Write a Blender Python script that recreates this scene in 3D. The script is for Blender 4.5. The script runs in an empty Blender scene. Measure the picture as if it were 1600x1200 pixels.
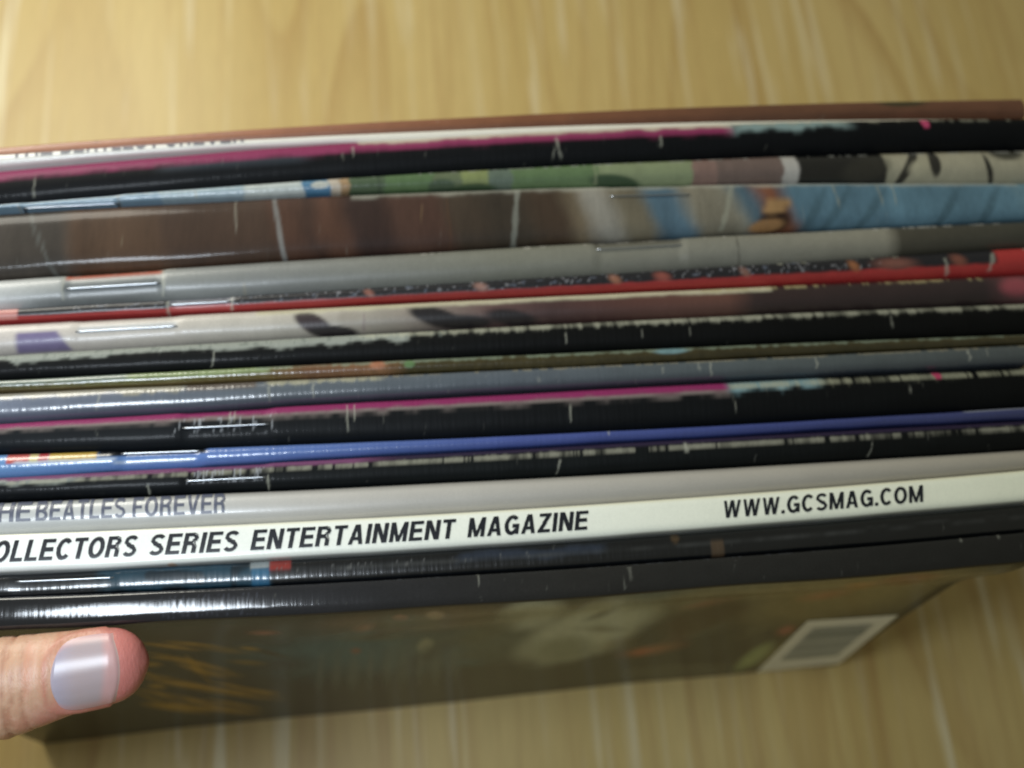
import bpy, bmesh, math
import numpy as np
from mathutils import Matrix, Vector

S = bpy.context.scene
COL = S.collection
rad = math.radians

# ------------------------------------------------------------------ camera
# The front magazine's cover is the plane y = 0, the floor z = 0 and the spines lie near z = SPINE_Z.
SPINE_Z = .205
FPX = 1900.0
CR = np.array([[0.99396, 0.04797, -0.09866], [-0.08232, 0.92081, -0.38122], [0.07256, 0.38704, 0.91920]])
u_, s_, v_ = np.linalg.svd(CR); CR = u_ @ v_
CC = np.array([-0.0117, -0.0685, 0.5124])
cd = bpy.data.cameras.new('camera'); cam = bpy.data.objects.new('camera', cd); COL.objects.link(cam)
M = Matrix([list(CR[r]) + [CC[r]] for r in range(3)] + [[0, 0, 0, 1]]); cam.matrix_world = M
cd.sensor_width = 36; cd.lens = 36 * FPX / 1600; cd.clip_start = .01; cd.clip_end = 50
cd.dof.use_dof = True; cd.dof.focus_distance = .281; cd.dof.aperture_fstop = 10.5
S.camera = cam

# ------------------------------------------------------------------ light
W = bpy.data.worlds.new('World'); S.world = W; W.use_nodes = True
W.node_tree.nodes['Background'].inputs[0].default_value = (.96, .94, .74, 1)
W.node_tree.nodes['Background'].inputs[1].default_value = .17
def area(name, loc, target, sx, sy, power, color):
    l = bpy.data.lights.new(name, 'AREA'); l.shape = 'RECTANGLE'; l.size = sx; l.size_y = sy
    l.energy = power; l.color = color
    o = bpy.data.objects.new(name, l); COL.objects.link(o); o.location = loc
    o.rotation_euler = (Vector(target) - Vector(loc)).to_track_quat('-Z', 'Y').to_euler()
    return o
area('window_light', (-.31, .53, .45), (-.10, .10, .15), .30, .24, 3.0, (1.0, .97, .86))
area('lamp_light', (-.145, -.030, .525), (-.09, 0, .2), .115, .075, 1.15, (.82, .91, 1.0))
S.view_settings.view_transform = 'Standard'; S.view_settings.look = 'None'
S.view_settings.exposure = -.12; S.view_settings.gamma = 1
S.cycles.max_bounces = 8

# ------------------------------------------------------------------ helpers
def px_ray(px, py): return CR @ np.array([px - 800., -(py - 600.), -FPX])
def on(px, py, axis, val):
    r = px_ray(px, py); return CC + r * ((val - CC[axis]) / r[axis])
def proj(P):
    c = (np.asarray(P, float) - CC) @ CR
    return 800 + FPX * c[..., 0] / -c[..., 2], 600 - FPX * c[..., 1] / -c[..., 2]
def lin(c):
    c = np.asarray(c, float) / 255.
    return np.where(c <= .04045, c / 12.92, ((c + .055) / 1.055) ** 2.4)
def sm(a, b, x): t = np.clip((x - a) / (b - a), 0, 1); return t * t * (3 - 2 * t)

def vnoise(x, y, seed):
    x, y = np.broadcast_arrays(np.asarray(x, float), np.asarray(y, float))
    xi = np.floor(x).astype(np.int64); yi = np.floor(y).astype(np.int64)
    fx = x - xi; fy = y - yi; fx = fx * fx * (3 - 2 * fx); fy = fy * fy * (3 - 2 * fy)
    def h(a, b):
        n = (a * 374761393 + b * 668265263 + seed * 1442695041) & 0x7fffffff
        n = ((n ^ (n >> 13)) * 1274126177) & 0x7fffffff
        n = ((n ^ (n >> 15)) * 2246822519) & 0x7fffffff
        return ((n ^ (n >> 16)) & 0xffff) / 65535.
    a = h(xi, yi) * (1 - fx) + h(xi + 1, yi) * fx
    b = h(xi, yi + 1) * (1 - fx) + h(xi + 1, yi + 1) * fx
    return a * (1 - fy) + b * fy
def fnoise(x, y, seed, o=3):
    t = 0; w = 0
    for k in range(o):
        t = t + vnoise(x * 2 ** k, y * 2 ** k, seed + 17 * k) * .5 ** k; w += .5 ** k
    return t / w

def mesh_np(name, V, Q, smooth=True, colors=None):
    me = bpy.data.meshes.new(name)
    V = np.asarray(V, np.float32); Q = np.asarray(Q, np.int32); k = Q.shape[1]
    me.vertices.add(len(V)); me.vertices.foreach_set('co', V.ravel())
    me.loops.add(Q.size); me.loops.foreach_set('vertex_index', Q.ravel())
    me.polygons.add(len(Q)); me.polygons.foreach_set('loop_start', np.arange(0, Q.size, k, dtype=np.int32))
    me.polygons.foreach_set('use_smooth', np.full(len(Q), smooth))
    me.update(calc_edges=True); me.validate()
    if colors is not None:
        a = me.color_attributes.new('print', 'FLOAT_COLOR', 'POINT')
        c4 = np.ones((len(V), 4), np.float32); c4[:, :3] = colors
        a.data.foreach_set('color', c4.ravel())
    return me
def grid_quads(nu, nv, close=False):
    i = np.arange(nu - 1)[:, None]; j = np.arange(nv - 1)[None, :]
    a = i * nv + j
    return np.stack([a, a + nv, a + nv + 1, a + 1], -1).reshape(-1, 4)
def link(name, me, mat, parent=None):
    o = bpy.data.objects.new(name, me); COL.objects.link(o)
    if mat: me.materials.append(mat)
    if parent: o.parent = parent
    return o
def thing(name, loc, label, cat, group=None):
    e = bpy.data.objects.new(name, None); COL.objects.link(e); e.location = loc; e.empty_display_size = .02
    e['label'] = label; e['category'] = cat
    if group: e['group'] = group
    return e

# ------------------------------------------------------------------ materials
def new_mat(name):
    m = bpy.data.materials.new(name); m.use_nodes = True
    n = m.node_tree.nodes; l = m.node_tree.links
    return m, n, l, n['Principled BSDF']
def paper_mat(name, rough=.32, coat=.35, streak=.35, grain=.10):
    m, n, l, b = new_mat(name)
    at = n.new('ShaderNodeAttribute'); at.attribute_name = 'print'
    tc = n.new('ShaderNodeTexCoord')
    gr = n.new('ShaderNodeTexNoise'); gr.inputs['Scale'].default_value = 2600; gr.inputs['Detail'].default_value = 2
    l.new(tc.outputs['Object'], gr.inputs['Vector'])
    mr = n.new('ShaderNodeMapRange'); mr.inputs[1].default_value = .25; mr.inputs[2].default_value = .75
    mr.inputs[3].default_value = 1 - grain; mr.inputs[4].default_value = 1 + grain
    l.new(gr.outputs['Fac'], mr.inputs[0])
    mx = n.new('ShaderNodeVectorMath'); mx.operation = 'SCALE'
    l.new(at.outputs['Color'], mx.inputs[0]); l.new(mr.outputs[0], mx.inputs['Scale'])
    l.new(mx.outputs[0], b.inputs['Base Color'])
    b.inputs['Roughness'].default_value = rough
    b.inputs['Coat Weight'].default_value = coat; b.inputs['Coat Roughness'].default_value = .12
    mp = n.new('ShaderNodeMapping'); mp.inputs['Scale'].default_value = (900, 60, 60)
    l.new(tc.outputs['Object'], mp.inputs[0])
    st = n.new('ShaderNodeTexNoise'); st.inputs['Scale'].default_value = 1; st.inputs['Detail'].default_value = 3
    l.new(mp.outputs[0], st.inputs['Vector'])
    bp = n.new('ShaderNodeBump'); bp.inputs['Strength'].default_value = streak; bp.inputs['Distance'].default_value = .0004
    l.new(st.outputs['Fac'], bp.inputs['Height'])
    l.new(bp.outputs[0], b.inputs['Normal']); l.new(bp.outputs[0], b.inputs['Coat Normal'])
    return m
M_gloss = paper_mat('glossy_printed_paper', .30, .7, .30)
M_dull = paper_mat('scuffed_dark_paper', .55, .05, .25)
M_plain = paper_mat('smooth_white_card', .35, .35, .05, .05)
M_front = paper_mat('picture_cover', .20, 0, .04, .16); M_front.node_tree.nodes['Principled BSDF'].inputs['Specular IOR Level'].default_value = .03; M_dull.node_tree.nodes['Principled BSDF'].inputs['Specular IOR Level'].default_value = .12
M_satin = paper_mat('satin_printed_paper', .42, .12, .10)
M_photo = paper_mat('photographic_spine_paper', .6, .28, .10); M_photo.node_tree.nodes['Principled BSDF'].inputs['Specular IOR Level'].default_value = .15
M_cover = paper_mat('varnished_cover', .13, .0, .10, .16)
def plain(name, col, rough=.5, metal=0, spec=.5):
    m, n, l, b = new_mat(name)
    b.inputs['Base Color'].default_value = (*lin(col), 1); b.inputs['Roughness'].default_value = rough
    b.inputs['Metallic'].default_value = metal; b.inputs['Specular IOR Level'].default_value = spec
    return m
def pages_mat():
    m, n, l, b = new_mat('page_edges')
    tc = n.new('ShaderNodeTexCoord'); mp = n.new('ShaderNodeMapping'); mp.inputs['Scale'].default_value = (4, 9000, 4)
    ns = n.new('ShaderNodeTexNoise'); ns.inputs['Scale'].default_value = 1
    cr = n.new('ShaderNodeValToRGB'); cr.color_ramp.elements[0].color = (*lin((150, 140, 120)), 1); cr.color_ramp.elements[1].color = (*lin((225, 218, 200)), 1)
    l.new(tc.outputs['Object'], mp.inputs[0]); l.new(mp.outputs[0], ns.inputs['Vector']); l.new(ns.outputs['Fac'], cr.inputs[0]); l.new(cr.outputs[0], b.inputs['Base Color'])
    b.inputs['Roughness'].default_value = .8
    return m
M_pages = pages_mat()
M_steel = plain('staple_steel', (190, 196, 204), .32, 1)
M_ink = plain('black_ink', (22, 25, 32), .35)
M_ink_grey = plain('grey_ink', (82, 86, 102), .4)
M_ink_dark = plain('dark_grey_ink', (104, 104, 112), .4)
M_label = plain('white_label_print', (244, 250, 248), .3, spec=.5)
M_bar = plain('barcode_ink', (150, 158, 150), .4, spec=.1)

# ------------------------------------------------------------------ floor
def wood_mat():
    m, n, l, b = new_mat('pale_laminate_wood')
    tc = n.new('ShaderNodeTexCoord')
    def noise(scale, detail, rough=.5, dist=0.):
        mp = n.new('ShaderNodeMapping'); mp.inputs['Scale'].default_value = scale
        mp.inputs['Location'].default_value = (scale[0] * .37, scale[1] * 1.3, 2.1)
        l.new(tc.outputs['Object'], mp.inputs[0])
        t = n.new('ShaderNodeTexNoise'); t.inputs['Scale'].default_value = 1; t.inputs['Detail'].default_value = detail
        t.inputs['Roughness'].default_value = rough; t.inputs['Distortion'].default_value = dist
        l.new(mp.outputs[0], t.inputs['Vector']); return t.outputs['Fac']
    def ramp(fac, stops):
        r = n.new('ShaderNodeValToRGB'); e = r.color_ramp.elements
        while len(e) < len(stops): e.new(.5)
        for k, (p, c) in enumerate(stops): e[k].position = p; e[k].color = (*c, 1)
        l.new(fac, r.inputs[0]); return r.outputs[0]
    def mix(mode, fac, a, c):
        x = n.new('ShaderNodeMix'); x.data_type = 'RGBA'; x.blend_type = mode
        if isinstance(fac, float): x.inputs[0].default_value = fac
        else: l.new(fac, x.inputs[0])
        for s, v in ((6, a), (7, c)):
            if isinstance(v, tuple): x.inputs[s].default_value = (*v, 1)
            else: l.new(v, x.inputs[s])
        return x.outputs[2]
    base = ramp(noise((14, 1.2, 1), 3), [(.30, tuple(lin((200, 174, 108)))), (.70, tuple(lin((215, 192, 130))))])
    # growth rings: level lines of a stretched noise field give the flame-shaped grain of a plain-sawn board
    fld = noise((7.5, 1.1, 1), 1.5, .4, .2)
    mu = n.new('ShaderNodeMath'); mu.operation = 'MULTIPLY'; mu.inputs[1].default_value = 15; l.new(fld, mu.inputs[0])
    fr = n.new('ShaderNodeMath'); fr.operation = 'FRACT'; l.new(mu.outputs[0], fr.inputs[0])
    ring = ramp(fr.outputs[0], [(.0, (.0, .0, .0)), (.55, (.06, .06, .06)), (.92, (1, 1, 1)), (.985, (.1, .1, .1))])
    gate = ramp(noise((10, 1.6, 1), 2), [(.38, (.12, .12, .12)), (.66, (.55, .55, .55))])
    c1 = mix('MIX', mix('MULTIPLY', 1.0, ring, gate), base, tuple(lin((172, 136, 78))))
    dark = ramp(noise((240, 5, 1), 4, .6, .3), [(.50, (0, 0, 0)), (.78, (.45, .45, .45))])
    c2 = mix('MIX', dark, c1, tuple(lin((172, 132, 80))))
    pale = ramp(noise((150, 7, 1), 3, .5, .4), [(.55, (0, 0, 0)), (.68, (.75, .75, .75))])
    pg = ramp(noise((12, 2.5, 1), 2), [(.40, (.1, .1, .1)), (.62, (1, 1, 1))])
    c3 = mix('MIX', mix('MULTIPLY', 1.0, pale, pg), c2, tuple(lin((236, 226, 190))))
    fl_ = ramp(noise((900, 60, 1), 2), [(.35, (.93, .93, .93)), (.65, (1.0, 1.0, 1.0))])
    c3 = mix('MULTIPLY', 1.0, c3, fl_)
    l.new(c3, b.inputs['Base Color'])
    b.inputs['Roughness'].default_value = .42; b.inputs['Specular IOR Level'].default_value = .4
    fine = noise((500, 14, 1), 2)
    bp = n.new('ShaderNodeBump'); bp.inputs['Strength'].default_value = .08; bp.inputs['Distance'].default_value = .0005
    l.new(fine, bp.inputs['Height']); l.new(bp.outputs[0], b.inputs['Normal'])
    return m
bm = bmesh.new(); bmesh.ops.create_grid(bm, x_segments=8, y_segments=8, size=2.0)
me = bpy.data.meshes.new('floor'); bm.to_mesh(me); bm.free()
fl = link('floor', me, wood_mat()); fl['kind'] = 'structure'; fl['label'] = 'pale yellow wooden floor with straight grain under the magazines'

# ------------------------------------------------------------------ the stack: measured borders between spines
XS = [0, 400, 800, 1200, 1600]
BORD = [  # far edge of each spine, from the back of the stack to the front
 (229, 205, 177, 165, 155), (243, 217, 199, 191, 185), (268, 232, 210, 192, 186), (318, 291, 263, 243, 237), (335, 312, 294, 290, 286),
 (438, 412, 386, 366, 346), (483, 462, 435, 413, 388), (508, 486, 466, 448, 430), (555, 535, 508, 491, 475), (595, 572, 556, 538, 522),
 (613, 600, 576, 557, 540), (662, 637, 618, 592, 576), (708, 702, 680, 657, 638), (748, 722, 703, 680, 657), (785, 770, 748, 728, 704),
 (835, 817, 797, 768, 735), (898, 877, 853, 823, 788), (930, 922, 892, 862, 833), (980, 966, 937, 908, 878)]
NM = 18
POLY = []
for b in BORD:
    pts = np.array([on(x, y, 2, SPINE_Z) for x, y in zip(XS, b)])
    POLY.append(np.polyfit(pts[:, 0], pts[:, 1], 2))
PXP = [np.polyfit(XS, b, 3) for b in BORD]
LX = np.array([-.16, -.15, -.098, -.047, .005, .032, .086, .135, .172]); LY = np.array([-.0026, -.0023, .0012, .0030, .0043, .0056, .0066, .0069, .0058])
def lean(X, z):   # below the spines the covers bow: forward at the held end, back at the free end
    return np.interp(X, LX, LY) * sm(SPINE_Z - .006, SPINE_Z - .055, z)
def skew(X, z): return .0128 * np.clip(1 - z / SPINE_Z, 0, 1) ** 1.8 * sm(0, .157, X)
def lift(X): return .001 * sm(.02, .165, X)

NT = 21; TH = np.linspace(0, math.pi, NT)
class Mag: pass
MAGS = []
prev = None
SPEC = {}  # filled below: per magazine cap exponent, cap height
CAPS = [ # exponent p (1 round, lower = squarer), cap height factor, height offset (m)
 (.8, .9, 0), (.8, .9, 0), (.85, 1, 0), (.9, 1, 0), (.62, .55, 0), (.9, 1, 0), (.9, 1, 0), (.9, 1, 0), (.85, .9, 0), (.95, 1, -.0004), (.85, 1, 0),
 (.8, .9, 0), (1, 1, -.0003), (.85, .9, 0), (.95, .9, .0003), (.5, .45, .0006), (.7, .7, -.001), (.62, .6, 0)]
for i in range(NM - 1, -1, -1):      # from the front backwards, each one touching the one before
    m = Mag(); m.i = i; p, kz, dz = CAPS[i]
    pxm = np.polyval(PXP[i], [-45, 1622]); pxn = np.polyval(PXP[i + 1], [-45, 1622])
    m.x0 = on(-45, (pxm[0] + pxn[0]) / 2, 2, SPINE_Z)[0]; m.x1 = on(1622, (pxm[1] + pxn[1]) / 2, 2, SPINE_Z)[0]
    if i == NM - 1: m.x0, m.x1 = -.156, .1580
    m.NX = 760
    m.X = np.linspace(m.x0, m.x1, m.NX)
    near = np.polyval(POLY[NM], m.X) if prev is None else np.interp(m.X, prev.X, prev.y1)
    if prev is not None:   # extrapolate past the neighbour's ends
        cf = np.polyfit(prev.X, prev.y1, 2); near = np.polyval(cf, m.X)
    B = np.polyval(POLY[i], m.X)
    # where the line of sight grazes the far shoulder
    al = np.arctan2(B - CC[1], CC[2] - SPINE_Z)
    cy = -np.sign(np.cos(TH)) * np.abs(np.cos(TH)) ** p; cz = np.abs(np.sin(TH)) ** p
    k = np.max(cy[None, :] - (kz * (1 - cz))[None, :] * np.tan(al)[:, None], axis=1)
    dzx = np.full(m.NX, float(dz))
    if i == 1: dzx = -.0008 - .0062 * sm(-.13, .12, m.X)
    if i == 0: dzx = -.0030 - .0032 * sm(-.13, .12, m.X)
    r = np.maximum((B - near - dzx * np.tan(al)) / (1 + k), .0006)
    m.y0 = near; m.y1 = near + 2 * r + .00005; m.r = r; m.yc = near + r
    m.cy, m.cz, m.kz, m.p = cy, cz, kz, p
    m.top = SPINE_Z + dzx
    m.Bn = np.polyval(POLY[i + 1], m.X); m.Bf = B
    MAGS.append(m); prev = m
MAGS = MAGS[::-1]

def cap_points(m, shrink=.00008):
    """(NX, NT, 3) points over the spine, near side first"""
    r = (m.r - shrink)[:, None]
    Y = m.yc[:, None] + r * m.cy[None, :]
    Z = m.top[:, None] - m.kz * r * (1 - m.cz[None, :])
    if m.i == NM - 1: Z = Z + .10 * (Y - m.yc[:, None] - r)
    X = np.repeat(m.X[:, None], NT, 1)
    return np.stack([X, Y, Z], -1)
def dips(m, P):   # paper sinks a little where the staples pull it in
    for (a, b_, vv) in m.staples:
        xa, xb = px_x(m, a), px_x(m, b_)
        w = sm(xa - .0022, xa + .0015, P[..., 0]) * (1 - sm(xb - .0015, xb + .0022, P[..., 0]))
        P[..., 2] -= .0009 * w * m.dip
    return P
def px_x(m, px):
    py = (np.polyval(PXP[m.i], px) + np.polyval(PXP[m.i + 1], px)) / 2
    return on(px, py, 2, SPINE_Z)[0]
def v_of(m, P):
    """0 at the far visible border, 1 at the near one, following the line of sight of a person reading the spines"""
    t = (SPINE_Z - P[..., 2]) / (CC[2] - P[..., 2])
    ys = P[..., 1] + (CC[1] - P[..., 1]) * t
    X = P[..., 0]
    Bn = np.interp(X, m.X, m.Bn); Bf = np.interp(X, m.X, m.Bf)
    return (Bf - ys) / np.maximum(Bf - Bn, 1e-4)
def px_of(m, X):
    g = np.linspace(-60, 1640, 40); gx = np.array([px_x(m, q) for q in g])
    return np.interp(X, gx, g)

# ------------------------------------------------------------------ printing: colour as a function of position along the spine (x) and across it (v)
class Ink:
    def __init__(s, x, v, seed):
        s.x, s.v, s.seed = x, v, seed; s.c = np.zeros(x.shape + (3,))
    def along(s, stops, soft=6., wob=0., slant=0.):
        x = s.x + slant * (s.v - .5) + wob * (fnoise(s.x / 40, s.v * 2, s.seed) - .5)
        xs = [a for a, _ in stops]; cs = np.array([lin(c) for _, c in stops])
        c = np.broadcast_to(cs[0], s.c.shape).copy()
        for k in range(1, len(stops)):
            w = sm(xs[k] - soft, xs[k] + soft, x)[..., None]; c = c * (1 - w) + cs[k] * w
        s.c = c; return s
    def grad(s, stops):
        xs = [a for a, _ in stops]; cs = np.array([lin(c) for _, c in stops])
        s.c = np.stack([np.interp(s.x, xs, cs[:, q]) for q in range(3)], -1); return s
    def mix(s, w, col):
        w = np.clip(w, 0, 1)[..., None]; s.c = s.c * (1 - w) + lin(col) * w; return s
    def band(s, v0, v1, col, x0=-999, x1=9999, soft=.05, sx=4., wob=0., a=1.):
        v = s.v + wob * (fnoise(s.x / 25, s.v * 0, s.seed + 5) - .5)
        return s.mix(a * sm(v0 - soft, v0 + soft, v) * (1 - sm(v1 - soft, v1 + soft, v)) * sm(x0 - sx, x0 + sx, s.x) * (1 - sm(x1 - sx, x1 + sx, s.x)), col)
    def blob(s, x, v, rx, rv, col, soft=.5, rot=0., a=1.):
        dx = (s.x - x) - rot * (s.v - v); d = np.sqrt((dx / rx) ** 2 + ((s.v - v) / rv) ** 2)
        return s.mix(a * (1 - sm(1 - soft, 1 + soft * .3, d)), col)
    def mottle(s, amt, sx=20., sv=4., seed=3):
        s.c = s.c * (1 + amt * (fnoise(s.x / sx, s.v * sv, s.seed + seed, 3) - .5) * 2)[..., None]; return s
    def worn(s, v0, h, col=(184, 184, 162), dens=.5, seed=9, x0=-999, x1=9999, a=.72):
        n = fnoise(s.x / 9, s.v * 0 + 3.3, s.seed + seed, 3); n2 = fnoise(s.x / 60, s.v * 0 + 7.7, s.seed + seed + 1, 2)
        n3 = fnoise(s.x / 3.5, s.v * 0 + 1.3, s.seed + seed + 4, 2); hh = h * .40 * np.clip(1.9 * n - .25 + .8 * (n3 - .5), .3, 2) * sm(1 - dens - .25, 1 - dens + .2, n2 * .7 + n * .3 + .1)
        w = (1 - sm(hh * .5, hh + .06, np.abs(s.v - v0))) * (hh > .02) * sm(x0 - 5, x0 + 5, s.x) * (1 - sm(x1 - 5, x1 + 5, s.x))
        fib = (.7 + .3 * fnoise(s.x / 3, s.v * 14, s.seed + 31, 2)) * (.30 + .70 * sm(.32, .56, .6 * n + .4 * fnoise(s.x / 22, s.v * 0 + 9.1, s.seed + 33, 2)))
        return s.mix(a * w * fib, col)
    def crack(s, x, v0, v1, w=1.6, col=(205, 205, 185), bend=0., a=.75):
        xx = x + bend * (s.v - v0) + 3 * (fnoise(s.v * 5, s.v * 0 + x, s.seed + 77, 2) - .5)
        w = w * .62 * (.5 + 1.0 * fnoise(s.v * 9, s.v * 0 + x * 1.3, s.seed + 78, 2)); a = a * .6
        return s.mix(a * (1 - sm(w * .5, w * 1.5, np.abs(s.x - xx))) * sm(v0 - .03, v0 + .03, s.v) * (1 - sm(v1 - .03, v1 + .03, s.v)), col)
    def specks(s, dens, col, sx=3., sv=10., v0=0, v1=1, x0=-999, x1=9999, a=.8, seed=40):
        n = vnoise(s.x / sx, s.v * sv, s.seed + seed)
        return s.mix(a * sm(1 - dens, 1 - dens + .08, n) * (s.v > v0) * (s.v < v1) * (s.x > x0) * (s.x < x1), col)
    def scuffs(s, n=26, a=.35, col=(190, 190, 175)):
        rs = np.random.RandomState(s.seed + 123)
        for _ in range(n):
            x = rs.uniform(-20, 1600); v = rs.uniform(0, .8); s.crack(x, v, v + rs.uniform(.08, .35), rs.uniform(.5, 1.1), col, rs.uniform(-14, 14), a * rs.uniform(.3, 1))
        return s

def paint(m, x, v):
    i = m.i; k = Ink(x, v, 100 + i * 13)
    if i == 0:
        k.grad([(0, (178, 122, 92)), (400, (160, 102, 70)), (800, (128, 78, 46)), (1200, (104, 66, 42)), (1600, (108, 68, 44))]).mottle(.12, 18, 3)
        k.blob(1430, .05, 45, .28, (62, 56, 30)).specks(.06, (90, 66, 48), 4, 6, a=.5); k.band(.8, 1.4, (96, 52, 34), soft=.3, a=.6).crack(145, 0, .3, 3, (90, 66, 54)); k.crack(300, 0, .3, 3, (96, 70, 56)); k.scuffs(14)
    elif i == 1:
        k.grad([(0, (232, 230, 224)), (1600, (222, 216, 190))]).mottle(.05)
    elif i == 2:
        k.grad([(0, (18, 21, 25)), (1600, (15, 18, 21))]).mottle(.2, 50, 4)
        k.band(-1, .26, (160, 46, 100), -99, 1150, .07, wob=.10); k.band(-1, .07, (226, 214, 190), 560, 1150, .05, wob=.1)
        k.band(-1, .22, (148, 176, 174), 1150, 1330, .08, 20, wob=.3); k.worn(0, .1, dens=.4, x0=1150)
        k.blob(1452, .08, 7, .17, (216, 66, 120), .2); k.band(.28, .45, (78, 88, 100), 250, 480, .08, 20, a=.5)
        k.crack(52, .27, .85, 2.2).crack(870, .2, .8, 2.8, bend=10).crack(866, .45, .8, 1.6, bend=-12).crack(1033, .25, .6, 2.2).crack(536, .3, .5, 1.6).crack(553, .1, .35, 2.6); k.scuffs(16, .3)
    elif i == 3:
        k.along([(-99, (132, 178, 206)), (250, (168, 200, 214)), (380, (208, 220, 214)), (474, (40, 140, 190)), (514, (222, 202, 172)), (530, (196, 150, 84)),
                 (545, (84, 112, 72)), (600, (96, 136, 72)), (680, (112, 130, 82)), (720, (150, 166, 76)), (765, (104, 128, 106)), (800, (104, 142, 78)), (935, (150, 168, 108)),
                 (1085, (158, 116, 100)), (1120, (132, 104, 92)), (1225, (206, 200, 188)), (1249, (30, 30, 28)), (1385, (188, 182, 142)), (1400, (196, 188, 148))], 3, 14)
        k.blob(500, .3, 16, .25, (210, 214, 200), .3).blob(690, .75, 24, .45, (72, 100, 66), .3).blob(740, .9, 40, .3, (64, 96, 54), .4).blob(962, .85, 40, .45, (56, 92, 52), .3, 40)
        k.crack(931, 0, .9, 4, (168, 178, 120)).crack(593, 0, 1, 3, (52, 70, 50)); k.blob(1352, .55, 40, .55, (52, 50, 40), .5, -30).blob(1420, .5, 9, .9, (50, 48, 38), .3, -30)
        k.blob(1447, .5, 30, .35, (202, 194, 150), .4, -20).blob(1463, .35, 10, .5, (48, 46, 38), .3).blob(1547, .6, 5, .6, (46, 46, 38), .3, 8).blob(1580, .05, 30, .25, (70, 70, 52), .4)
        k.crack(28, .2, 1, 4, (190, 180, 150)).crack(184, 0, .8, 4, (150, 140, 110)).crack(305, .1, .7, 3, (196, 190, 150)); k.mottle(.12, 10, 3).worn(0, .08, (206, 210, 200), .45)
    elif i == 4:
        k.along([(-99, (84, 76, 68)), (110, (104, 78, 58)), (250, (88, 66, 52)), (430, (102, 70, 54)), (475, (76, 54, 44)), (500, (112, 76, 58)), (540, (70, 50, 44)), (610, (94, 66, 54)),
                 (700, (84, 70, 56)), (760, (74, 64, 52)), (832, (90, 72, 56)), (885, (122, 108, 86)), (920, (158, 154, 142)), (960, (122, 114, 94)), (1018, (90, 118, 134)), (1078, (136, 130, 112)),
                 (1140, (150, 146, 128)), (1158, (86, 112, 126)), (1192, (138, 88, 64)), (1235, (98, 134, 152)), (1380, (104, 142, 160)), (1600, (116, 152, 166))], 19, 20, -26)
        k.crack(426, -.2, 1.2, 5.5, (190, 194, 190), 14, .9).crack(36, -.1, 1.1, 5, (150, 156, 150), 46, .55).crack(816, -.2, 1.2, 6.5, (186, 190, 176), -14, .85).crack(1158, -.2, .9, 7, (178, 180, 160), -30, .8)
        k.crack(702, 0, 1, 2, (124, 84, 54), 0, .6).blob(1208, .75, 30, .3, (60, 40, 28), .5, -30).blob(1215, .45, 24, .18, (186, 146, 96), .4, -60).blob(1195, .85, 30, .16, (176, 132, 84), .4, -60)
        for xx, sl in ((1270, -50), (1305, -55), (1360, -60), (1480, -45), (1545, -40)): k.blob(xx, .62, 10, .6, (74, 104, 116), .6, sl, .65)
        for xx in (1308, 1378, 1400): k.crack(xx, 0, .45, 2.5, (196, 192, 160), 6, .6)
        k.crack(368, 0, .5, 2.4, (206, 200, 180), 2).crack(190, .55, .62, 2.5, (170, 160, 130), -6).crack(660, .2, .5, 1.8, (160, 130, 90), -4); k.c = k.c * (.72 + .28 * sm(850, 960, k.x))[..., None]; k.mottle(.25, 26, .8).mottle(.12, 5, 8, 5).scuffs(20, .3)
        k.band(-1, .05, (196, 196, 180), 550, 1600, .04, a=.6, wob=.06)
    elif i == 5:
        k.grad([(0, (206, 208, 206)), (120, (166, 170, 166)), (400, (142, 144, 140)), (800, (138, 138, 122)), (1150, (150, 148, 132)), (1385, (160, 156, 136)), (1410, (84, 80, 66)), (1600, (78, 76, 64))])
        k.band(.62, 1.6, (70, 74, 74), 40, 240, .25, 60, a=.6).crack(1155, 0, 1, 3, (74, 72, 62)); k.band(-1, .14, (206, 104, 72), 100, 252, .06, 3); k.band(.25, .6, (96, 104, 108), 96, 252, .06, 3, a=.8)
        k.band(-1, .04, (70, 66, 54), 930, 1070, .05, 3, a=.9).band(.04, .16, (84, 80, 66), 932, 1068, .05, 3, a=.7); k.crack(97, 0, .8, 3).crack(254, -.1, .9, 3.5).crack(382, .6, 1, 3, (180, 170, 140)); k.mottle(.08, 14, 4).worn(0, .07, (220, 216, 204), .4).scuffs(12, .2)
    elif i == 6:
        k.grad([(0, (196, 40, 40)), (800, (172, 34, 30)), (1600, (206, 40, 36))]).band(-1, .50, (34, 34, 40), 25, 1560, .06, 5, wob=.1)
        k.specks(.22, (170, 170, 176), 3.2, 9, -.5, .45, 100, 1380, .5).specks(.2, (120, 130, 150), 7, 7, -.5, .45, 25, 1250, .5, 50)
        for xx, w_, c_ in ((577, 9, (196, 120, 96)), (752, 13, (206, 152, 134)), (962, 11, (206, 134, 96)), (1036, 16, (196, 96, 76)), (1336, 10, (206, 126, 64)), (1400, 40, (172, 104, 84)), (1500, 15, (170, 96, 70)), (1165, 9, (170, 120, 100))):
            k.blob(xx, .30, w_, .30, c_, .8, 14, .65)
        k.band(-1, .7, (224, 140, 128), -99, 26, .1, 3).band(.0, .5, (120, 122, 134), 262, 366, .05, 2, a=.7).band(.45, .75, (206, 74, 70), 262, 362, .05, 2)
        k.crack(262, .1, .9, 4).crack(362, 0, .9, 4).crack(1480, .2, .9, 4.5).crack(1556, .1, .8, 5, bend=-14); k.mottle(.1).worn(.02, .1, dens=.3, x0=1200)
    elif i == 7:
        k.grad([(0, (224, 214, 204)), (420, (212, 204, 188)), (600, (176, 166, 150)), (770, (112, 82, 78)), (860, (84, 56, 54)), (1000, (106, 66, 56)), (1140, (116, 74, 60)), (1180, (62, 44, 42)), (1540, (58, 44, 44)), (1600, (120, 70, 74))])
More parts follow.
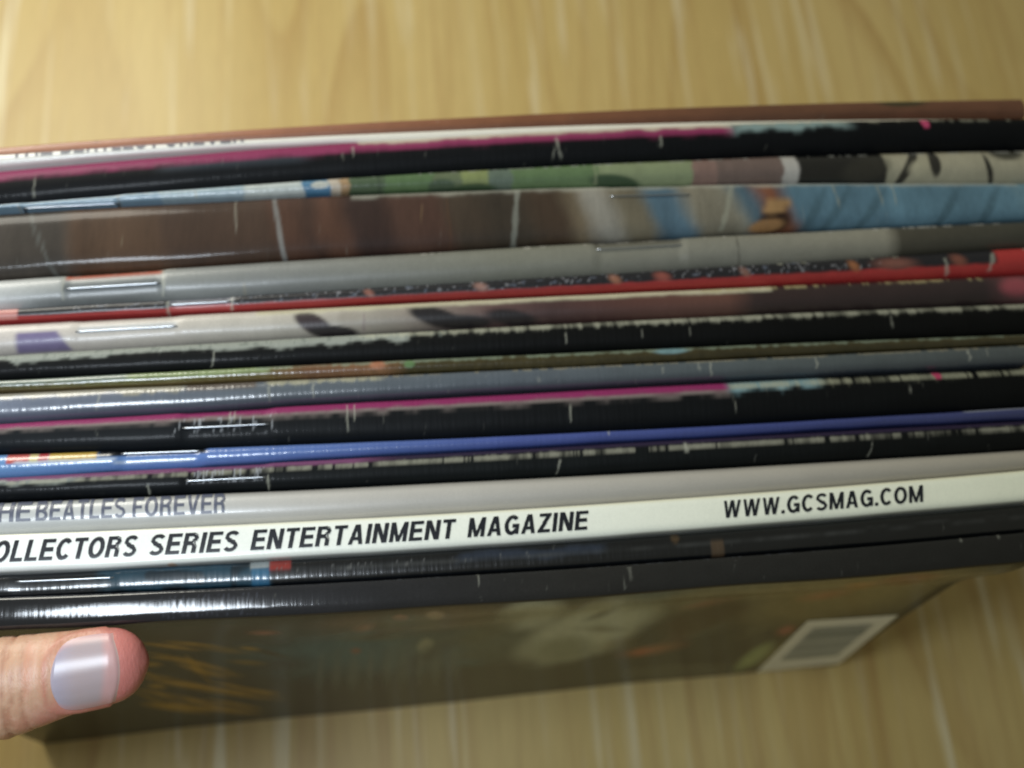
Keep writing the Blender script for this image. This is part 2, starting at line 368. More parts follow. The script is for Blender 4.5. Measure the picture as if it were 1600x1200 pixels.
        k.mix(.9 * sm(18, 30, k.x) * (1 - sm(-5, 5, k.x - 78 - 34 * k.v)) * sm(.22, .36, k.v) * (1 - sm(.92, 1.0, k.v)), (112, 96, 158)); k.blob(490, .55, 26, .55, (62, 48, 52), .3, 40).blob(520, .85, 40, .25, (40, 36, 40), .3, 60).blob(545, .4, 20, .3, (180, 170, 154), .4)
        k.blob(680, .5, 36, .45, (34, 30, 34), .3, 60).blob(720, .75, 60, .3, (30, 28, 32), .4, 40).blob(800, .7, 40, .4, (36, 30, 34), .4, 60).band(-1, .16, (214, 208, 172), 400, 1210, .06, wob=.08)
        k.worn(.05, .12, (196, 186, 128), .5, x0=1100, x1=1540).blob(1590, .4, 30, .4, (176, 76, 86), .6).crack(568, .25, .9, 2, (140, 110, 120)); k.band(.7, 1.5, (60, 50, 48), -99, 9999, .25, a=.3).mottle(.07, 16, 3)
        k.band(.22, .40, (196, 206, 214), 120, 275, .06, 4, a=.6)
    elif i == 8:
        k.grad([(0, (15, 18, 20)), (1600, (14, 15, 14))]).mottle(.2, 40, 4); k.band(-1, .27, (176, 182, 170), -99, 640, .06, wob=.3, a=.85).worn(.06, .27, (206, 206, 180), .8, x0=560)
        k.specks(.3, (120, 128, 120), 4, 8, -.5, .25, -99, 700, .5); k.crack(336, .35, .9, 2, bend=-12).crack(885, .3, .7, 2.2).crack(1004, .3, .6, 1.5, a=.5).crack(1078, .3, .6, 1.5, a=.4).crack(1395, .2, .6, 2, a=.5); k.scuffs(12, .25)
    elif i == 9:
        k.grad([(0, (104, 96, 48)), (200, (112, 110, 48)), (400, (112, 98, 36)), (480, (126, 84, 48)), (600, (140, 96, 56)), (640, (76, 66, 30)), (1200, (64, 56, 26)), (1600, (70, 62, 28))])
        k.band(-1, .45, (140, 156, 146), -99, 200, .1, 10, .3, .8).band(-1, .4, (150, 172, 112), 200, 420, .1, 12, .2, .85).worn(.08, .4, (146, 164, 138), .75, x0=400); k.blob(590, .25, 14, .35, (196, 126, 86)).blob(640, .3, 10, .3, (110, 150, 90))
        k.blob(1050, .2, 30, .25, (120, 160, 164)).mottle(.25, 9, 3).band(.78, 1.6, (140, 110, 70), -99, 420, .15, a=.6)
    elif i == 10:
        k.grad([(0, (128, 138, 160)), (150, (114, 124, 142)), (420, (102, 112, 122)), (800, (98, 108, 118)), (1200, (90, 100, 102)), (1600, (84, 92, 92))]).mottle(.1, 30, 2)
        k.band(-1, .18, (190, 178, 140), -99, 290, .06, 20, .3, .6).worn(.05, .32, (206, 200, 160), .85, x0=415, x1=600).worn(.02, .12, (170, 160, 130), .5, x0=600); k.band(-1, .22, (104, 92, 84), 290, 400, .08, 4)
        k.crack(155, .2, .75, 2.6, bend=-10).crack(489, .2, .75, 2.6).crack(420, .2, .8, 3, a=.6).crack(1112, .1, .7, 2.6).crack(1036, .2, .5, 2, a=.5).crack(1093, .1, .4, 3, a=.5).crack(1277, .1, .6, 2.2).crack(1516, .1, .6, 2.6).crack(1545, .1, .4, 2, a=.5).crack(843, .4, .6, 4, a=.35)
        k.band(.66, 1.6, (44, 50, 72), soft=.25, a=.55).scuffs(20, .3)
    elif i == 11:
        k.grad([(0, (21, 27, 33)), (500, (20, 24, 28)), (1600, (12, 14, 14))]).mottle(.2, 50, 4); k.band(-1, .17, (158, 34, 104), -99, 1145, .05, 5, .05); k.band(.17, .26, (176, 160, 152), -99, 1145, .04, 5, .08, .6)
        k.band(-1, .2, (126, 164, 172), 1145, 1290, .06, 12, .2).worn(.10, .14, (186, 186, 156), .9, x0=1145); k.blob(1473, .05, 7, .13, (204, 56, 104), .2)
        k.specks(.3, (196, 200, 206), 2.5, 5, .2, .6, 270, 430, .5); k.crack(543, .05, .7, 2.4).crack(554, .05, .45, 1.6).crack(891, .35, .75, 2.2).crack(1148, .3, .7, 1.6, a=.5).crack(358, .0, .3, 2.4).crack(366, 0, .3, 2).crack(1423, .3, .45, 2, a=.6); k.scuffs(14, .25)
    elif i == 12:
        k.grad([(0, (104, 160, 222)), (320, (94, 136, 212)), (800, (70, 92, 172)), (1200, (58, 74, 146)), (1600, (58, 66, 118))]).mottle(.06, 60, 2)
        k.band(-1, .42, (216, 176, 52), 74, 150, .05, 2).band(-1, .42, (214, 92, 84), 8, 44, .05, 2).band(-1, .42, (226, 206, 130), 44, 58, .05, 2).band(-1, .42, (196, 48, 52), 58, 74, .05, 2); k.band(-1, .26, (20, 24, 30), 150, 322, .07, 6)
        k.band(.32, .45, (214, 226, 240), 20, 180, .05, 5, .1, .8).band(.5, .66, (200, 220, 244), 176, 300, .06, 6, .1, .7).crack(953, 0, .35, 3).worn(-.02, .06, dens=.3); k.band(-1, .12, (160, 166, 180), 1510, 1640, .05, 5, a=.8)  # bluish white band under the staple: a highlight painted into the colour
    elif i == 13:
        k.grad([(0, (14, 18, 23)), (800, (18, 23, 24)), (1600, (17, 19, 18))]).mottle(.2, 50, 4); k.band(-1, .16, (132, 70, 116), -99, 600, .06, 60, .05).band(-1, .13, (54, 42, 70), 600, 1640, .06, 60)
        k.band(.14, .32, (166, 174, 164), -99, 120, .05, 20, .2, .7).worn(.24, .15, (180, 178, 156), .95); k.specks(.35, (196, 200, 206), 2.5, 4, .15, .6, 285, 415, .5)
        k.crack(231, .55, .95, 2.4).crack(419, .4, 1, 2.6).crack(876, .45, .9, 2.2, bend=-16).crack(1074, .1, .4, 5).crack(1365, .4, .9, 2, bend=-18, a=.5); k.scuffs(12, .25)
    elif i == 14:
        k.grad([(0, (186, 188, 186)), (500, (180, 176, 168)), (1600, (160, 152, 134))]).mottle(.04, 40, 2); k.band(-1, .12, (120, 120, 116), soft=.08, a=.4)
    elif i == 15:
        k.grad([(0, (236, 238, 232)), (1600, (228, 230, 202))]).mottle(.025, 30, 2); k.band(-1, .06, (206, 200, 160), soft=.05, a=.6).band(.9, 1.6, (196, 202, 206), soft=.06, a=.5); k.blob(268, 1.0, 9, .1, (206, 170, 140))
    elif i == 16:
        k.grad([(0, (26, 32, 40)), (400, (22, 26, 32)), (1600, (18, 22, 24))]); k.band(.0, .95, (34, 96, 122), 150, 420, .12, 10, .3, .75).specks(.4, (18, 26, 34), 26, 3, 0, 1.2, 140, 420, .7)
        k.band(-1, .42, (200, 56, 44), 420, 454, .05, 2).band(-.3, .3, (186, 196, 196), 390, 420, .05, 2).band(.3, 1, (44, 130, 176), 392, 420, .05, 2); k.band(.15, .5, (64, 80, 104), 715, 945, .1, 14, .3, .6)
        k.band(.36, .44, (92, 94, 92), 450, 1640, .05, 10, .1, .6).specks(.25, (150, 150, 146), 4, 8, .3, .55, 430, 900, .5).band(.35, 1, (118, 92, 62), 1112, 1132, .08, 2, a=.7).blob(1058, .15, 8, .2, (110, 84, 50)).band(.2, .8, (40, 44, 48), 0, 140, .1, 10, a=.5)
        k.mottle(.2, 20, 3).scuffs(14, .3)
    elif i == 17:
        k.grad([(0, (54, 55, 58)), (500, (62, 62, 66)), (900, (58, 57, 54)), (1600, (44, 44, 41))]).mottle(.12, 30, 3); k.worn(-.02, .06, (120, 124, 134), .45, x0=600)
        k.crack(749, 0, .4, 2.2).crack(986, .1, .5, 4, a=.4).crack(975, .5, .9, 2.4, a=.4).crack(1507, -.1, .15, 3).crack(1567, -.1, .15, 3); k.band(-.5, .05, (24, 26, 28), soft=.05, a=.5).scuffs(30, .3)
        for q in range(34): k.crack(250 + q * 4.6 + (q * 7 % 5), .2, .95, .7, (170, 176, 200), -4, .22)
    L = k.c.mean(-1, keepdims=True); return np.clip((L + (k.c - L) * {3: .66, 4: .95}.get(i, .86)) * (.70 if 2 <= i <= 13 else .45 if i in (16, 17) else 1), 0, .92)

def paint_front(x, y):
    """picture on the front cover with painted reflections of the floor, laid out in the measured coordinates of the photograph"""
    k = Ink(x, y, 900)
    k.c = np.broadcast_to(lin((52, 53, 45)), x.shape + (3,)).copy()
    def bl(cx, cy, rx, ry, col, soft=.6, rot=0., a=1.):
        dx, dy = x - cx, y - cy; c, s = math.cos(rot), math.sin(rot); u, w = dx * c + dy * s, -dx * s + dy * c
        w_ = fnoise(x / 50, y / 30, 61, 2) - .5
        d = np.sqrt((u / rx) ** 2 + (w / ry) ** 2) + .22 * w_
        k.mix(a * (1 - sm(1 - soft, 1 + soft * .4, d)), col)
    bl(560, 1015, 210, 45, (62, 84, 86), .8, -.05); bl(760, 1000, 160, 40, (76, 82, 70), .8, -.1); bl(1130, 930, 300, 32, (98, 96, 74), .8, -.12); bl(1350, 920, 220, 45, (112, 104, 72), .8, -.2)  # wide tan patches at the right: the wood floor's reflection painted in
    bl(700, 965, 130, 22, (84, 72, 54), .7, -.08, .8)
    bl(920, 985, 118, 40, (150, 154, 134), .4, -.33); bl(830, 960, 60, 26, (142, 146, 128), .5, -.15); bl(880, 1015, 60, 22, (116, 120, 100), .5, -.1); bl(665, 1010, 16, 13, (118, 120, 100), .5, -.6)
    bl(570, 980, 20, 7, (128, 104, 90), .9, -.15); bl(412, 989, 30, 5, (124, 90, 76), .9, 0); bl(556, 1017, 9, 5, (110, 80, 66), .9); bl(625, 966, 14, 6, (140, 100, 80)); bl(680, 962, 16, 8, (130, 116, 96))
    bl(1108, 943, 46, 7, (128, 90, 70), .9, -.18, .7); bl(1020, 1015, 54, 9, (134, 90, 64), .9, -.16, .75); bl(1000, 1019, 20, 6, (150, 84, 58), .9, -.16, .6)
    for q in range(26):
        rs = np.random.RandomState(70 + q); cx = rs.uniform(380, 1500); cy = 985 - .062 * (cx - 400) + rs.uniform(-20, 90)
        bl(cx, cy, rs.uniform(18, 70), rs.uniform(5, 16), [(40, 40, 34), (84, 82, 62), (66, 84, 82), (104, 98, 76), (46, 38, 30), (92, 74, 56)][rs.randint(6)], .9, rs.uniform(-.5, .1), .55)
    for q in range(9): bl(500 + q * 26, 1055 - q * 1.8, 6 + q % 3 * 3, 34, (84, 92, 84), .9, .08, .5)  # upright pale stripes: mirrored floor grain painted onto the cover
    bl(1100, 965, 90, 22, (66, 58, 42), .6, -.3); bl(1050, 1050, 110, 14, (74, 74, 62), .5, -.05); bl(1240, 1010, 70, 16, (116, 112, 68), .5, -.6); bl(1180, 1025, 40, 12, (120, 132, 92), .6, -.6); bl(1228, 985, 18, 8, (128, 80, 68), .9, -.3)
    bl(1290, 930, 44, 8, (132, 100, 70), .9, -.15); bl(1345, 915, 34, 6, (140, 110, 66), .9, -.1); bl(1420, 905, 60, 9, (112, 84, 56), .6, -.1)
    # yellow brush-like lettering by the thumb: a few slanting strokes
    for cx, cy, rx, ry, ro in ((265, 1010, 50, 4, .12), (300, 1035, 70, 5, .22), (320, 1050, 48, 5, .28), (285, 1068, 72, 5, .16), (350, 1080, 90, 5, .14), (290, 1092, 80, 4, .2), (335, 1108, 70, 4, .1), (380, 1075, 60, 3, .2), (310, 1046, 30, 7, .8), (270, 1105, 50, 5, .12)):
        bl(cx, cy, rx, ry, (150, 120, 44), .75, ro, .7)
    rs = np.random.RandomState(31)
    for q in range(34): bl(rs.uniform(225, 430), rs.uniform(1005, 1112), rs.uniform(14, 52), rs.uniform(2.5, 5.5), [(140, 112, 40), (112, 92, 36), (54, 48, 30)][rs.randint(3)], .8, rs.uniform(.0, .38), .6)
    bl(120, 1140, 120, 22, (44, 42, 30), .5, -.25, .7)
    # dark border at the free edges of the cover
    k.mottle(.10, 24, .06).mottle(.08, 7, .12, 8)
    return np.clip(k.c * 1.8, 0, .85)

LABELS = [
 'rust brown magazine at the very back of the row, against the bare floor',
 'thin white magazine, grey title cut off, just in front of the rust brown one',
 'upper one of two black spined magazines with pink stripe, above the leafy green one',
 'magazine with pale blue, leafy green and cream printed spine, above the wide brown one',
 'widest magazine, its brown photographic spine turning grey and sky blue at the right',
 'plain grey magazine with two staple slots, directly below the wide brown one',
 'red magazine with a speckled dark strip of tiny pictures along its spine',
 'cream magazine with purple and dark patches that turns dark brown towards the right',
 'black magazine with ragged white worn edge, directly below the cream and purple one',
 'very thin olive green magazine with frayed pale edges, above the slate blue one',
 'slate blue magazine with cracked pale creases, above the lower pink striped one',
 'lower one of two black spined magazines with pink stripe, above the bright blue one',
 'thin bright blue magazine with yellow and red blocks and a shiny staple',
 'black magazine with frayed purple edge, between the bright blue and silver ones',
 'silver grey magazine with THE BEATLES FOREVER printed on its spine',
 'white square spined magazine reading COLLECTORS SERIES ENTERTAINMENT MAGAZINE',
 'thin blue black magazine with small red block, between the white and front ones',
 'front magazine with glossy charcoal spine and dark barcoded picture cover held by the thumb']
STAPLES = {3: [(35, 182, .75)], 4: [(958, 1082, .17)], 5: [(102, 250, .42), (935, 1068, .20)], 6: [(266, 360, .30)], 7: [(118, 276, .35)], 11: [(285, 420, .42)], 12: [(186, 312, .10)], 13: [(290, 415, .48)], 16: [(22, 175, .35)]}
DIP = {12: 1.3, 11: .7, 13: .7, 5: .6, 6: .5}
GLOSS = {0: M_satin, 1: M_plain, 4: M_photo, 5: M_satin, 14: M_plain, 15: M_plain, 7: M_satin, 2: M_dull, 6: M_satin, 8: M_dull, 11: M_dull, 13: M_dull}

def seg(x, y, a, b, t):      # straight stroke with square ends
    a = np.array(a, float); b = np.array(b, float); d = b - a; L = np.hypot(*d); d /= L
    u = (x - a[0]) * d[0] + (y - a[1]) * d[1]; w = -(x - a[0]) * d[1] + (y - a[1]) * d[0]
    return np.maximum(np.abs(u - L / 2) - L / 2, np.abs(w) - t / 2)
def arc(x, y, c, rx, ry, t, a0, a1, tt=None):
    """stroke along an ellipse between two angles in degrees, t thick"""
    A = np.radians(np.linspace(a0, a1, 28)); px = c[0] + rx * np.cos(A); py = c[1] + ry * np.sin(A)
    f = np.full(x.shape, 9.)
    for q in range(27): f = np.minimum(f, seg(x, y, (px[q], py[q]), (px[q + 1] + 1e-6, py[q + 1]), t))
    return f
def glyph(ch, x, y, t):
    """distance to an upright grotesque capital: y runs 0..1; returns (f, width)"""
    h = t / 2; k = t * .84; g = k / 2; mn = np.minimum
    if ch == 'I': return seg(x, y, (h, 0), (h, 1), t), t
    if ch == '.': return seg(x, y, (h, 0), (h, t), t), t
    if ch == 'L': return mn(seg(x, y, (h, 0), (h, 1), t), seg(x, y, (0, g), (.58, g), k)), .58
    if ch == 'E': return mn(mn(seg(x, y, (h, 0), (h, 1), t), seg(x, y, (0, g), (.64, g), k)), mn(seg(x, y, (0, 1 - g), (.63, 1 - g), k), seg(x, y, (0, .52), (.59, .52), k))), .64
    if ch == 'F': return mn(mn(seg(x, y, (h, 0), (h, 1), t), seg(x, y, (0, 1 - g), (.60, 1 - g), k)), seg(x, y, (0, .50), (.54, .50), k)), .60
    if ch == 'T': return mn(seg(x, y, (.31, 0), (.31, 1), t), seg(x, y, (0, 1 - g), (.62, 1 - g), k)), .62
    if ch == 'H': return mn(mn(seg(x, y, (h, 0), (h, 1), t), seg(x, y, (.70 - h, 0), (.70 - h, 1), t)), seg(x, y, (0, .53), (.7, .53), k)), .70
    if ch == 'N': return mn(mn(seg(x, y, (h, 0), (h, 1), t), seg(x, y, (.70 - h, 0), (.70 - h, 1), t)), np.maximum(seg(x, y, (h, 1.06), (.70 - h, -.06), t * .95), np.abs(y - .5) - .5)), .70
    if ch == 'M':
        f = mn(seg(x, y, (h, 0), (h, 1), t * .95), seg(x, y, (.84 - h, 0), (.84 - h, 1), t * .95))
        return mn(f, np.maximum(mn(seg(x, y, (h, 1.08), (.42, .02), t * .8), seg(x, y, (.84 - h, 1.08), (.42, .02), t * .8)), np.abs(y - .5) - .5)), .84
    if ch == 'A':
        f = np.maximum(mn(seg(x, y, (h * .9, -.1), (.37, 1.1), t * .92), seg(x, y, (.74 - h * .9, -.1), (.37, 1.1), t * .92)), np.abs(y - .5) - .5)
        return mn(f, seg(x, y, (.18, .29), (.56, .29), k)), .74
    if ch == 'V': return np.maximum(mn(seg(x, y, (h * .9, 1.1), (.36, -.1), t * .92), seg(x, y, (.72 - h * .9, 1.1), (.36, -.1), t * .92)), np.abs(y - .5) - .5), .72
    if ch == 'W':
        f = mn(mn(seg(x, y, (.08, 1.1), (.29, -.1), t * .82), seg(x, y, (.50, 1.1), (.29, -.1), t * .82)), mn(seg(x, y, (.50, 1.1), (.71, -.1), t * .82), seg(x, y, (.92, 1.1), (.71, -.1), t * .82)))
        return np.maximum(f, np.abs(y - .5) - .5), 1.0
    if ch == 'Z': return mn(mn(seg(x, y, (0, g), (.62, g), k), seg(x, y, (.02, 1 - g), (.61, 1 - g), k)), np.maximum(seg(x, y, (.06, 0), (.55, 1), t), np.abs(y - .5) - .5)), .62
    if ch == 'O': return arc(x, y, (.38, .5), .38 - h, .51 - g, t, 0, 360), .76
    if ch == 'C': return arc(x, y, (.37, .5), .37 - h, .51 - g, t, 42, 318), .70
    if ch == 'G': return mn(arc(x, y, (.38, .5), .38 - h, .51 - g, t, 42, 330), mn(seg(x, y, (.40, .44), (.74, .44), k), seg(x, y, (.74 - h * .8, .02), (.74 - h * .8, .5), t * .8))), .74
    if ch == 'U': return mn(mn(seg(x, y, (h, .3), (h, 1), t), seg(x, y, (.69 - h, .3), (.69 - h, 1), t)), arc(x, y, (.345, .33), .345 - h, .34 - g, t, 180, 360)), .69
    if ch == 'S':
        f = mn(arc(x, y, (.335, .735), .335 - h * .95, .275 - g, t * .9, 25, 272), arc(x, y, (.335, .27), .335 - h * .95, .28 - g, t * .9, -155, 95))
        return f, .67
    if ch in 'RB':
        f = mn(seg(x, y, (h, 0), (h, 1), t), mn(seg(x, y, (0, 1 - g), (.40, 1 - g), k), seg(x, y, (0, .50), (.42, .50), k)))
        f = mn(f, arc(x, y, (.40, .75), .27 - h, .25 - g, t, -90, 90))
        if ch == 'B': return mn(mn(f, seg(x, y, (0, g), (.42, g), k)), arc(x, y, (.41, .27), .28 - h, .27 - g, t, -90, 90)), .69
        return mn(f, mn(seg(x, y, (.60 - h * .6, .02), (.60 - h * .6, .34), t), arc(x, y, (.40, .33), .20 - h * .6, .17 - g * .2, t, 0, 90))), .70
def flat_text(body, shear, t):
    """a word as a fine sheet: cells of each capital, their rims pulled onto the outline"""
    VV, FF, n, x0 = [], [], 0, 0.
    for ch in body:
        _, w = glyph(ch, np.zeros(1), np.zeros(1), t)
        st = .024; nx = int((w + .06) / st) + 2; ny = int(1.06 / st) + 2
        gx_ = -.03 + st * np.arange(nx); gy_ = -.03 + st * np.arange(ny)
        cx, cyy = np.meshgrid(gx_[:-1] + st / 2, gy_[:-1] + st / 2, indexing='ij')
        keep = glyph(ch, cx, cyy, t)[0] < 0
        X, Y = np.meshgrid(gx_, gy_, indexing='ij'); Q = grid_quads(nx, ny)[keep.ravel()]
        e = .004
        for _ in range(2):
            f0 = glyph(ch, X, Y, t)[0]; fx = (glyph(ch, X + e, Y, t)[0] - f0) / e; fy = (glyph(ch, X, Y + e, t)[0] - f0) / e
            c = np.zeros((nx, ny)); kk = np.zeros((nx + 1, ny + 1)); kk[1:-1, 1:-1] = keep
            nb = kk[:-1, :-1] + kk[1:, :-1] + kk[:-1, 1:] + kk[1:, 1:]
            rim = (nb > 0) & (nb < 4); mv = np.clip(f0, -.014, .014) * rim
            X = X - mv * fx; Y = Y - mv * fy
        used = np.unique(Q); mp_ = np.zeros(nx * ny, int); mp_[used] = np.arange(len(used))
        VV.append(np.stack([X.ravel()[used] + x0 + shear * Y.ravel()[used], Y.ravel()[used]], -1)); FF.append(mp_[Q] + n); n += len(used); x0 += w + .115
    return np.concatenate(VV), np.concatenate(FF), 0., 1.
def on_spine(m, X, v, off):
    """points on the spine at position X, across-coordinate v, lifted by off"""
    tt = np.linspace(.02, math.pi - .02, 90)
    cy = -np.sign(np.cos(tt)) * np.abs(np.cos(tt)) ** m.p; cz = np.abs(np.sin(tt)) ** m.p
    out = np.zeros((len(X), 3))
    yc = np.interp(X, m.X, m.yc); r = np.interp(X, m.X, m.r); top = np.interp(X, m.X, m.top)
    for q in range(len(X)):
        P = np.stack([np.full(90, X[q]), yc[q] + r[q] * cy, top[q] - m.kz * r[q] * (1 - cz)], -1)
        vv = v_of(m, P); j = int(np.argmin(vv)) + 1            # v falls with the angle until the far shoulder turns away
        vis, ti = vv[:j][::-1], tt[:j][::-1]
        if v[q] >= vis[0]: t = np.interp(v[q], vis, ti)
        else: t = ti[0] + (vis[0] - v[q]) * 1.2
        t = min(t, math.pi - .05)
        c_, s_2 = math.cos(t), math.sin(t)
        y = yc[q] - r[q] * math.copysign(abs(c_) ** m.p, c_); z = top[q] - m.kz * r[q] * (1 - abs(s_2) ** m.p)
        nn = np.array([-math.copysign(abs(c_) ** (2 - m.p), c_) * m.kz, abs(s_2) ** (2 - m.p)]); nn /= np.linalg.norm(nn) + 1e-9
        out[q] = (X[q], y + nn[0] * off, z + nn[1] * off)
    return out
def lettering(m, words, mat, parent, org, v_top, v_bot, shear, bold):
    VV, FF, n = [], [], 0
    for body, a, b_ in words:
        V, F, lo, hi = flat_text(body, shear, bold)
        fx = (V[:, 0] - V[:, 0].min()) / (V[:, 0].max() - V[:, 0].min())
        xa, xb = px_x(m, a), px_x(m, b_)
        X = xa + fx * (xb - xa); v = v_bot + (V[:, 1] - lo) / (hi - lo) * (v_top - v_bot)
        VV.append(on_spine(m, X, v, .00013)); FF.append(F + n); n += len(V)
    me = mesh_np('spine_lettering', np.concatenate(VV) - org, np.concatenate(FF), True)
    return link('spine_lettering', me, mat, parent)

def tube(P, r, seg=8):
    P = np.asarray(P, float); n = len(P); V = []
    for q in range(n):
        d = P[min(q + 1, n - 1)] - P[max(q - 1, 0)]; d /= np.linalg.norm(d)
        a = np.cross(d, (0, 1, .3)); a /= np.linalg.norm(a); b = np.cross(d, a)
        for s in range(seg):
            t = 2 * math.pi * s / seg; V.append(P[q] + r * (math.cos(t) * a + math.sin(t) * b))
    Q = [[q * seg + s, (q + 1) * seg + s, (q + 1) * seg + (s + 1) % seg, q * seg + (s + 1) % seg] for q in range(n - 1) for s in range(seg)]
    return np.array(V), np.array(Q)

front_root = None
for m in MAGS:
    i = m.i; m.staples = STAPLES.get(i, []); m.dip = DIP.get(i, .4)
    org = np.array([(m.x0 + m.x1) / 2, float(np.interp((m.x0 + m.x1) / 2, m.X, m.yc)), 0.])
    root = thing('magazine', org, LABELS[i], 'magazine', 'magazines standing in a tight row with spines up')
    cap = dips(m, cap_points(m))
    # small irregular waviness of handled paper
    if i not in (1, 14, 15): cap[..., 2] += .00022 * (fnoise(cap[..., 0] * 60, cap[..., 1] * 200, 500 + i) - .5)
    dent = (fnoise(m.X * 28, m.X * 0, 700 + i, 3) - .5)[:, None]; cap[..., 1] += .0007 * dent * np.linspace(1, .2, NT)[None, :]
    if i not in (1, 14, 15): cap[..., 2] -= .0005 * np.abs((fnoise(m.X * 17, m.X * 0, 800 + i, 3) - .5))[:, None]
    nearz = np.concatenate([np.linspace(.0, 1, 130 if i == NM - 1 else 14)[:-1]]); farz = np.linspace(1, 0, 5)[1:]
    zb = lift(m.X) if i == NM - 1 else np.full(m.NX, .0003) + lift(m.X) * .5
    def side(edge, fr):
        z0 = edge[:, 2][:, None]; Z = zb[:, None] + (z0 - zb[:, None]) * fr[None, :]
        Y = np.repeat(edge[:, 1][:, None], len(fr), 1); X = np.repeat(edge[:, 0][:, None], len(fr), 1)
        return np.stack([X, Y, Z], -1)
    G = np.concatenate([side(cap[:, 0], nearz), cap, side(cap[:, -1], farz)], 1)
    G[..., 1] += lean(G[..., 0], G[..., 2]); G[..., 0] += skew(G[..., 0], G[..., 2])
    nv = G.shape[1]; nn = len(nearz)
    xp = px_of(m, G[..., 0]); vv = v_of(m, G)
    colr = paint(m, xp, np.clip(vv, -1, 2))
    if i == NM - 1:
        px, py = proj(G[:, :nn + 1])
        fc = paint_front(px, py)
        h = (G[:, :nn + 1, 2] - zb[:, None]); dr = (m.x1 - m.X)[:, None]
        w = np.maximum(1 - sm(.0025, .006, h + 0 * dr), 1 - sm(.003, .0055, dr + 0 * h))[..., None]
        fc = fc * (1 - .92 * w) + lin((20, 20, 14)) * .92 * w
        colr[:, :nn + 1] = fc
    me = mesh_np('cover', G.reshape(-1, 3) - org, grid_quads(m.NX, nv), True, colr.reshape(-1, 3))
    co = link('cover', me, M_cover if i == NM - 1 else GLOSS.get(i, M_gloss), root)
    if i == NM - 1:   # the picture side is less shiny than the varnished spine
        me.materials.append(M_front); mi = np.zeros((m.NX - 1, nv - 1), np.int32); mi[:, :nn + 1] = 1; me.polygons.foreach_set('material_index', mi.ravel())
    # page block inside the folded cover
    idx = np.linspace(0, m.NX - 1, 96).astype(int)
    ins = np.array([-1, 1.]); prof = []
    for xi, j in enumerate(idx):
        X = m.X[j]; X = min(max(X, m.x0 + .0012), m.x1 - .0012)
        r = max(m.r[j] - (.0008 if i == NM - 1 else .0005), .0002); zt = m.top[j] - m.kz * m.r[j] - .0006
        ring = []
        zl = [zb[j] + .0012, .05, .1, .14, .15, .157, .164, .171, .178, .185, .192, zt - .001]
        for (sy, z) in [(-1, z) for z in zl] + [(-.6, zt), (.6, zt)] + [(1, z) for z in zl[::-1]]:
            ring.append((X + skew(X, z), m.yc[j] + sy * r + lean(X, z), z))
        prof.append(ring)
    prof = np.array(prof); nr = prof.shape[1]
    Q = []
    for a in range(len(idx) - 1):
        for b_ in range(nr): Q.append([a * nr + b_, (a + 1) * nr + b_, (a + 1) * nr + (b_ + 1) % nr, a * nr + (b_ + 1) % nr])
    for a in (0, len(idx) - 1):
        for b_ in range(nr // 2 - 1): Q.append([a * nr + b_, a * nr + b_ + 1, a * nr + nr - 2 - b_, a * nr + nr - 1 - b_])
    link('pages', mesh_np('pages', prof.reshape(-1, 3) - org, Q, False), M_pages, root)
    for (a, b_, sv) in m.staples:
        X = np.linspace(px_x(m, a), px_x(m, b_), 24)
        P = on_spine(m, X, np.full(24, sv), .00012); P[:, 2] -= .0009 * m.dip * .8
        d0 = P[0].copy(); d0[2] -= .0025; d1 = P[-1].copy(); d1[2] -= .0025
        P = np.concatenate([[d0], P, [d1]])
        V, Q = tube(P, .00022)
        link('staple', mesh_np('staple', V - org, Q), M_steel, root)
    if i == 15:
        lettering(m, [('COLLECTORS', -36, 216), ('SERIES', 234, 374), ('ENTERTAINMENT', 391, 714), ('MAGAZINE', 729, 921)], M_ink, root, org, .17, .70, .20, .205)
    if i == 15:
        lettering(m, [('WWW.GCSMAG.COM', 1132, 1444)], M_ink, root, org, .17, .66, .20, .195)
    if i == 14:
        lettering(m, [('THE', -30, 48), ('BEATLES', 56, 196), ('FOREVER', 207, 352)], M_ink_grey, root, org, .02, .62, 0, .18)
    if i == 1:
        lettering(m, [('THE', 14, 80), ('BEATLES', 92, 226), ('FOREVER', 236, 380)], M_ink_dark, root, org, -1.1, .22, 0, .17)
    if i == NM - 1:
        def cov(px, py, off):
            Y = 0.
            for _ in range(6):
                P = on(px, py, 1, Y)
                e = G[np.argmin(np.abs(m.X + skew(m.X, P[2]) - P[0])), :nn]; Y = float(np.interp(P[2], e[:, 2], e[:, 1])) - off
            return P
        def patch(c4, off, nu=12, nvv=8):
            tl, tr, br, bl = [np.array(c, float) for c in c4]
            V = []
            for a in np.linspace(0, 1, nu):
                for b_ in np.linspace(0, 1, nvv):
                    p = (tl * (1 - a) + tr * a) * (1 - b_) + (bl * (1 - a) + br * a) * b_; V.append(cov(p[0], p[1], off))
            return np.array(V), grid_quads(nu, nvv)
        L4 = [(1262, 970), (1404, 961), (1311, 1037), (1182, 1050)]
        V, Q = patch(L4, .00015)
        lab = link('barcode_label', mesh_np('barcode_label', V - org, Q), M_label, root)
        VV, QQ, n = [], [], 0
        rs = np.random.RandomState(4); t = .17; I4 = np.array(L4, float)
        def inn(a, b_): return (I4[0] * (1 - a) + I4[1] * a) * (1 - b_) + (I4[3] * (1 - a) + I4[2] * a) * b_
        while t < .80:
            w = rs.choice([.010, .018, .028])
            V, Q = patch([inn(.16, t), inn(.84, t), inn(.84, t + w), inn(.16, t + w)], .0003, 10, 2)
            VV.append(V); QQ.append(Q + n); n += len(V); t += w + rs.choice([.010, .018, .024])
        bars = link('bars', mesh_np('bars', np.concatenate(VV) - org, np.concatenate(QQ)), M_bar, lab); bars['kind'] = 'stuff'

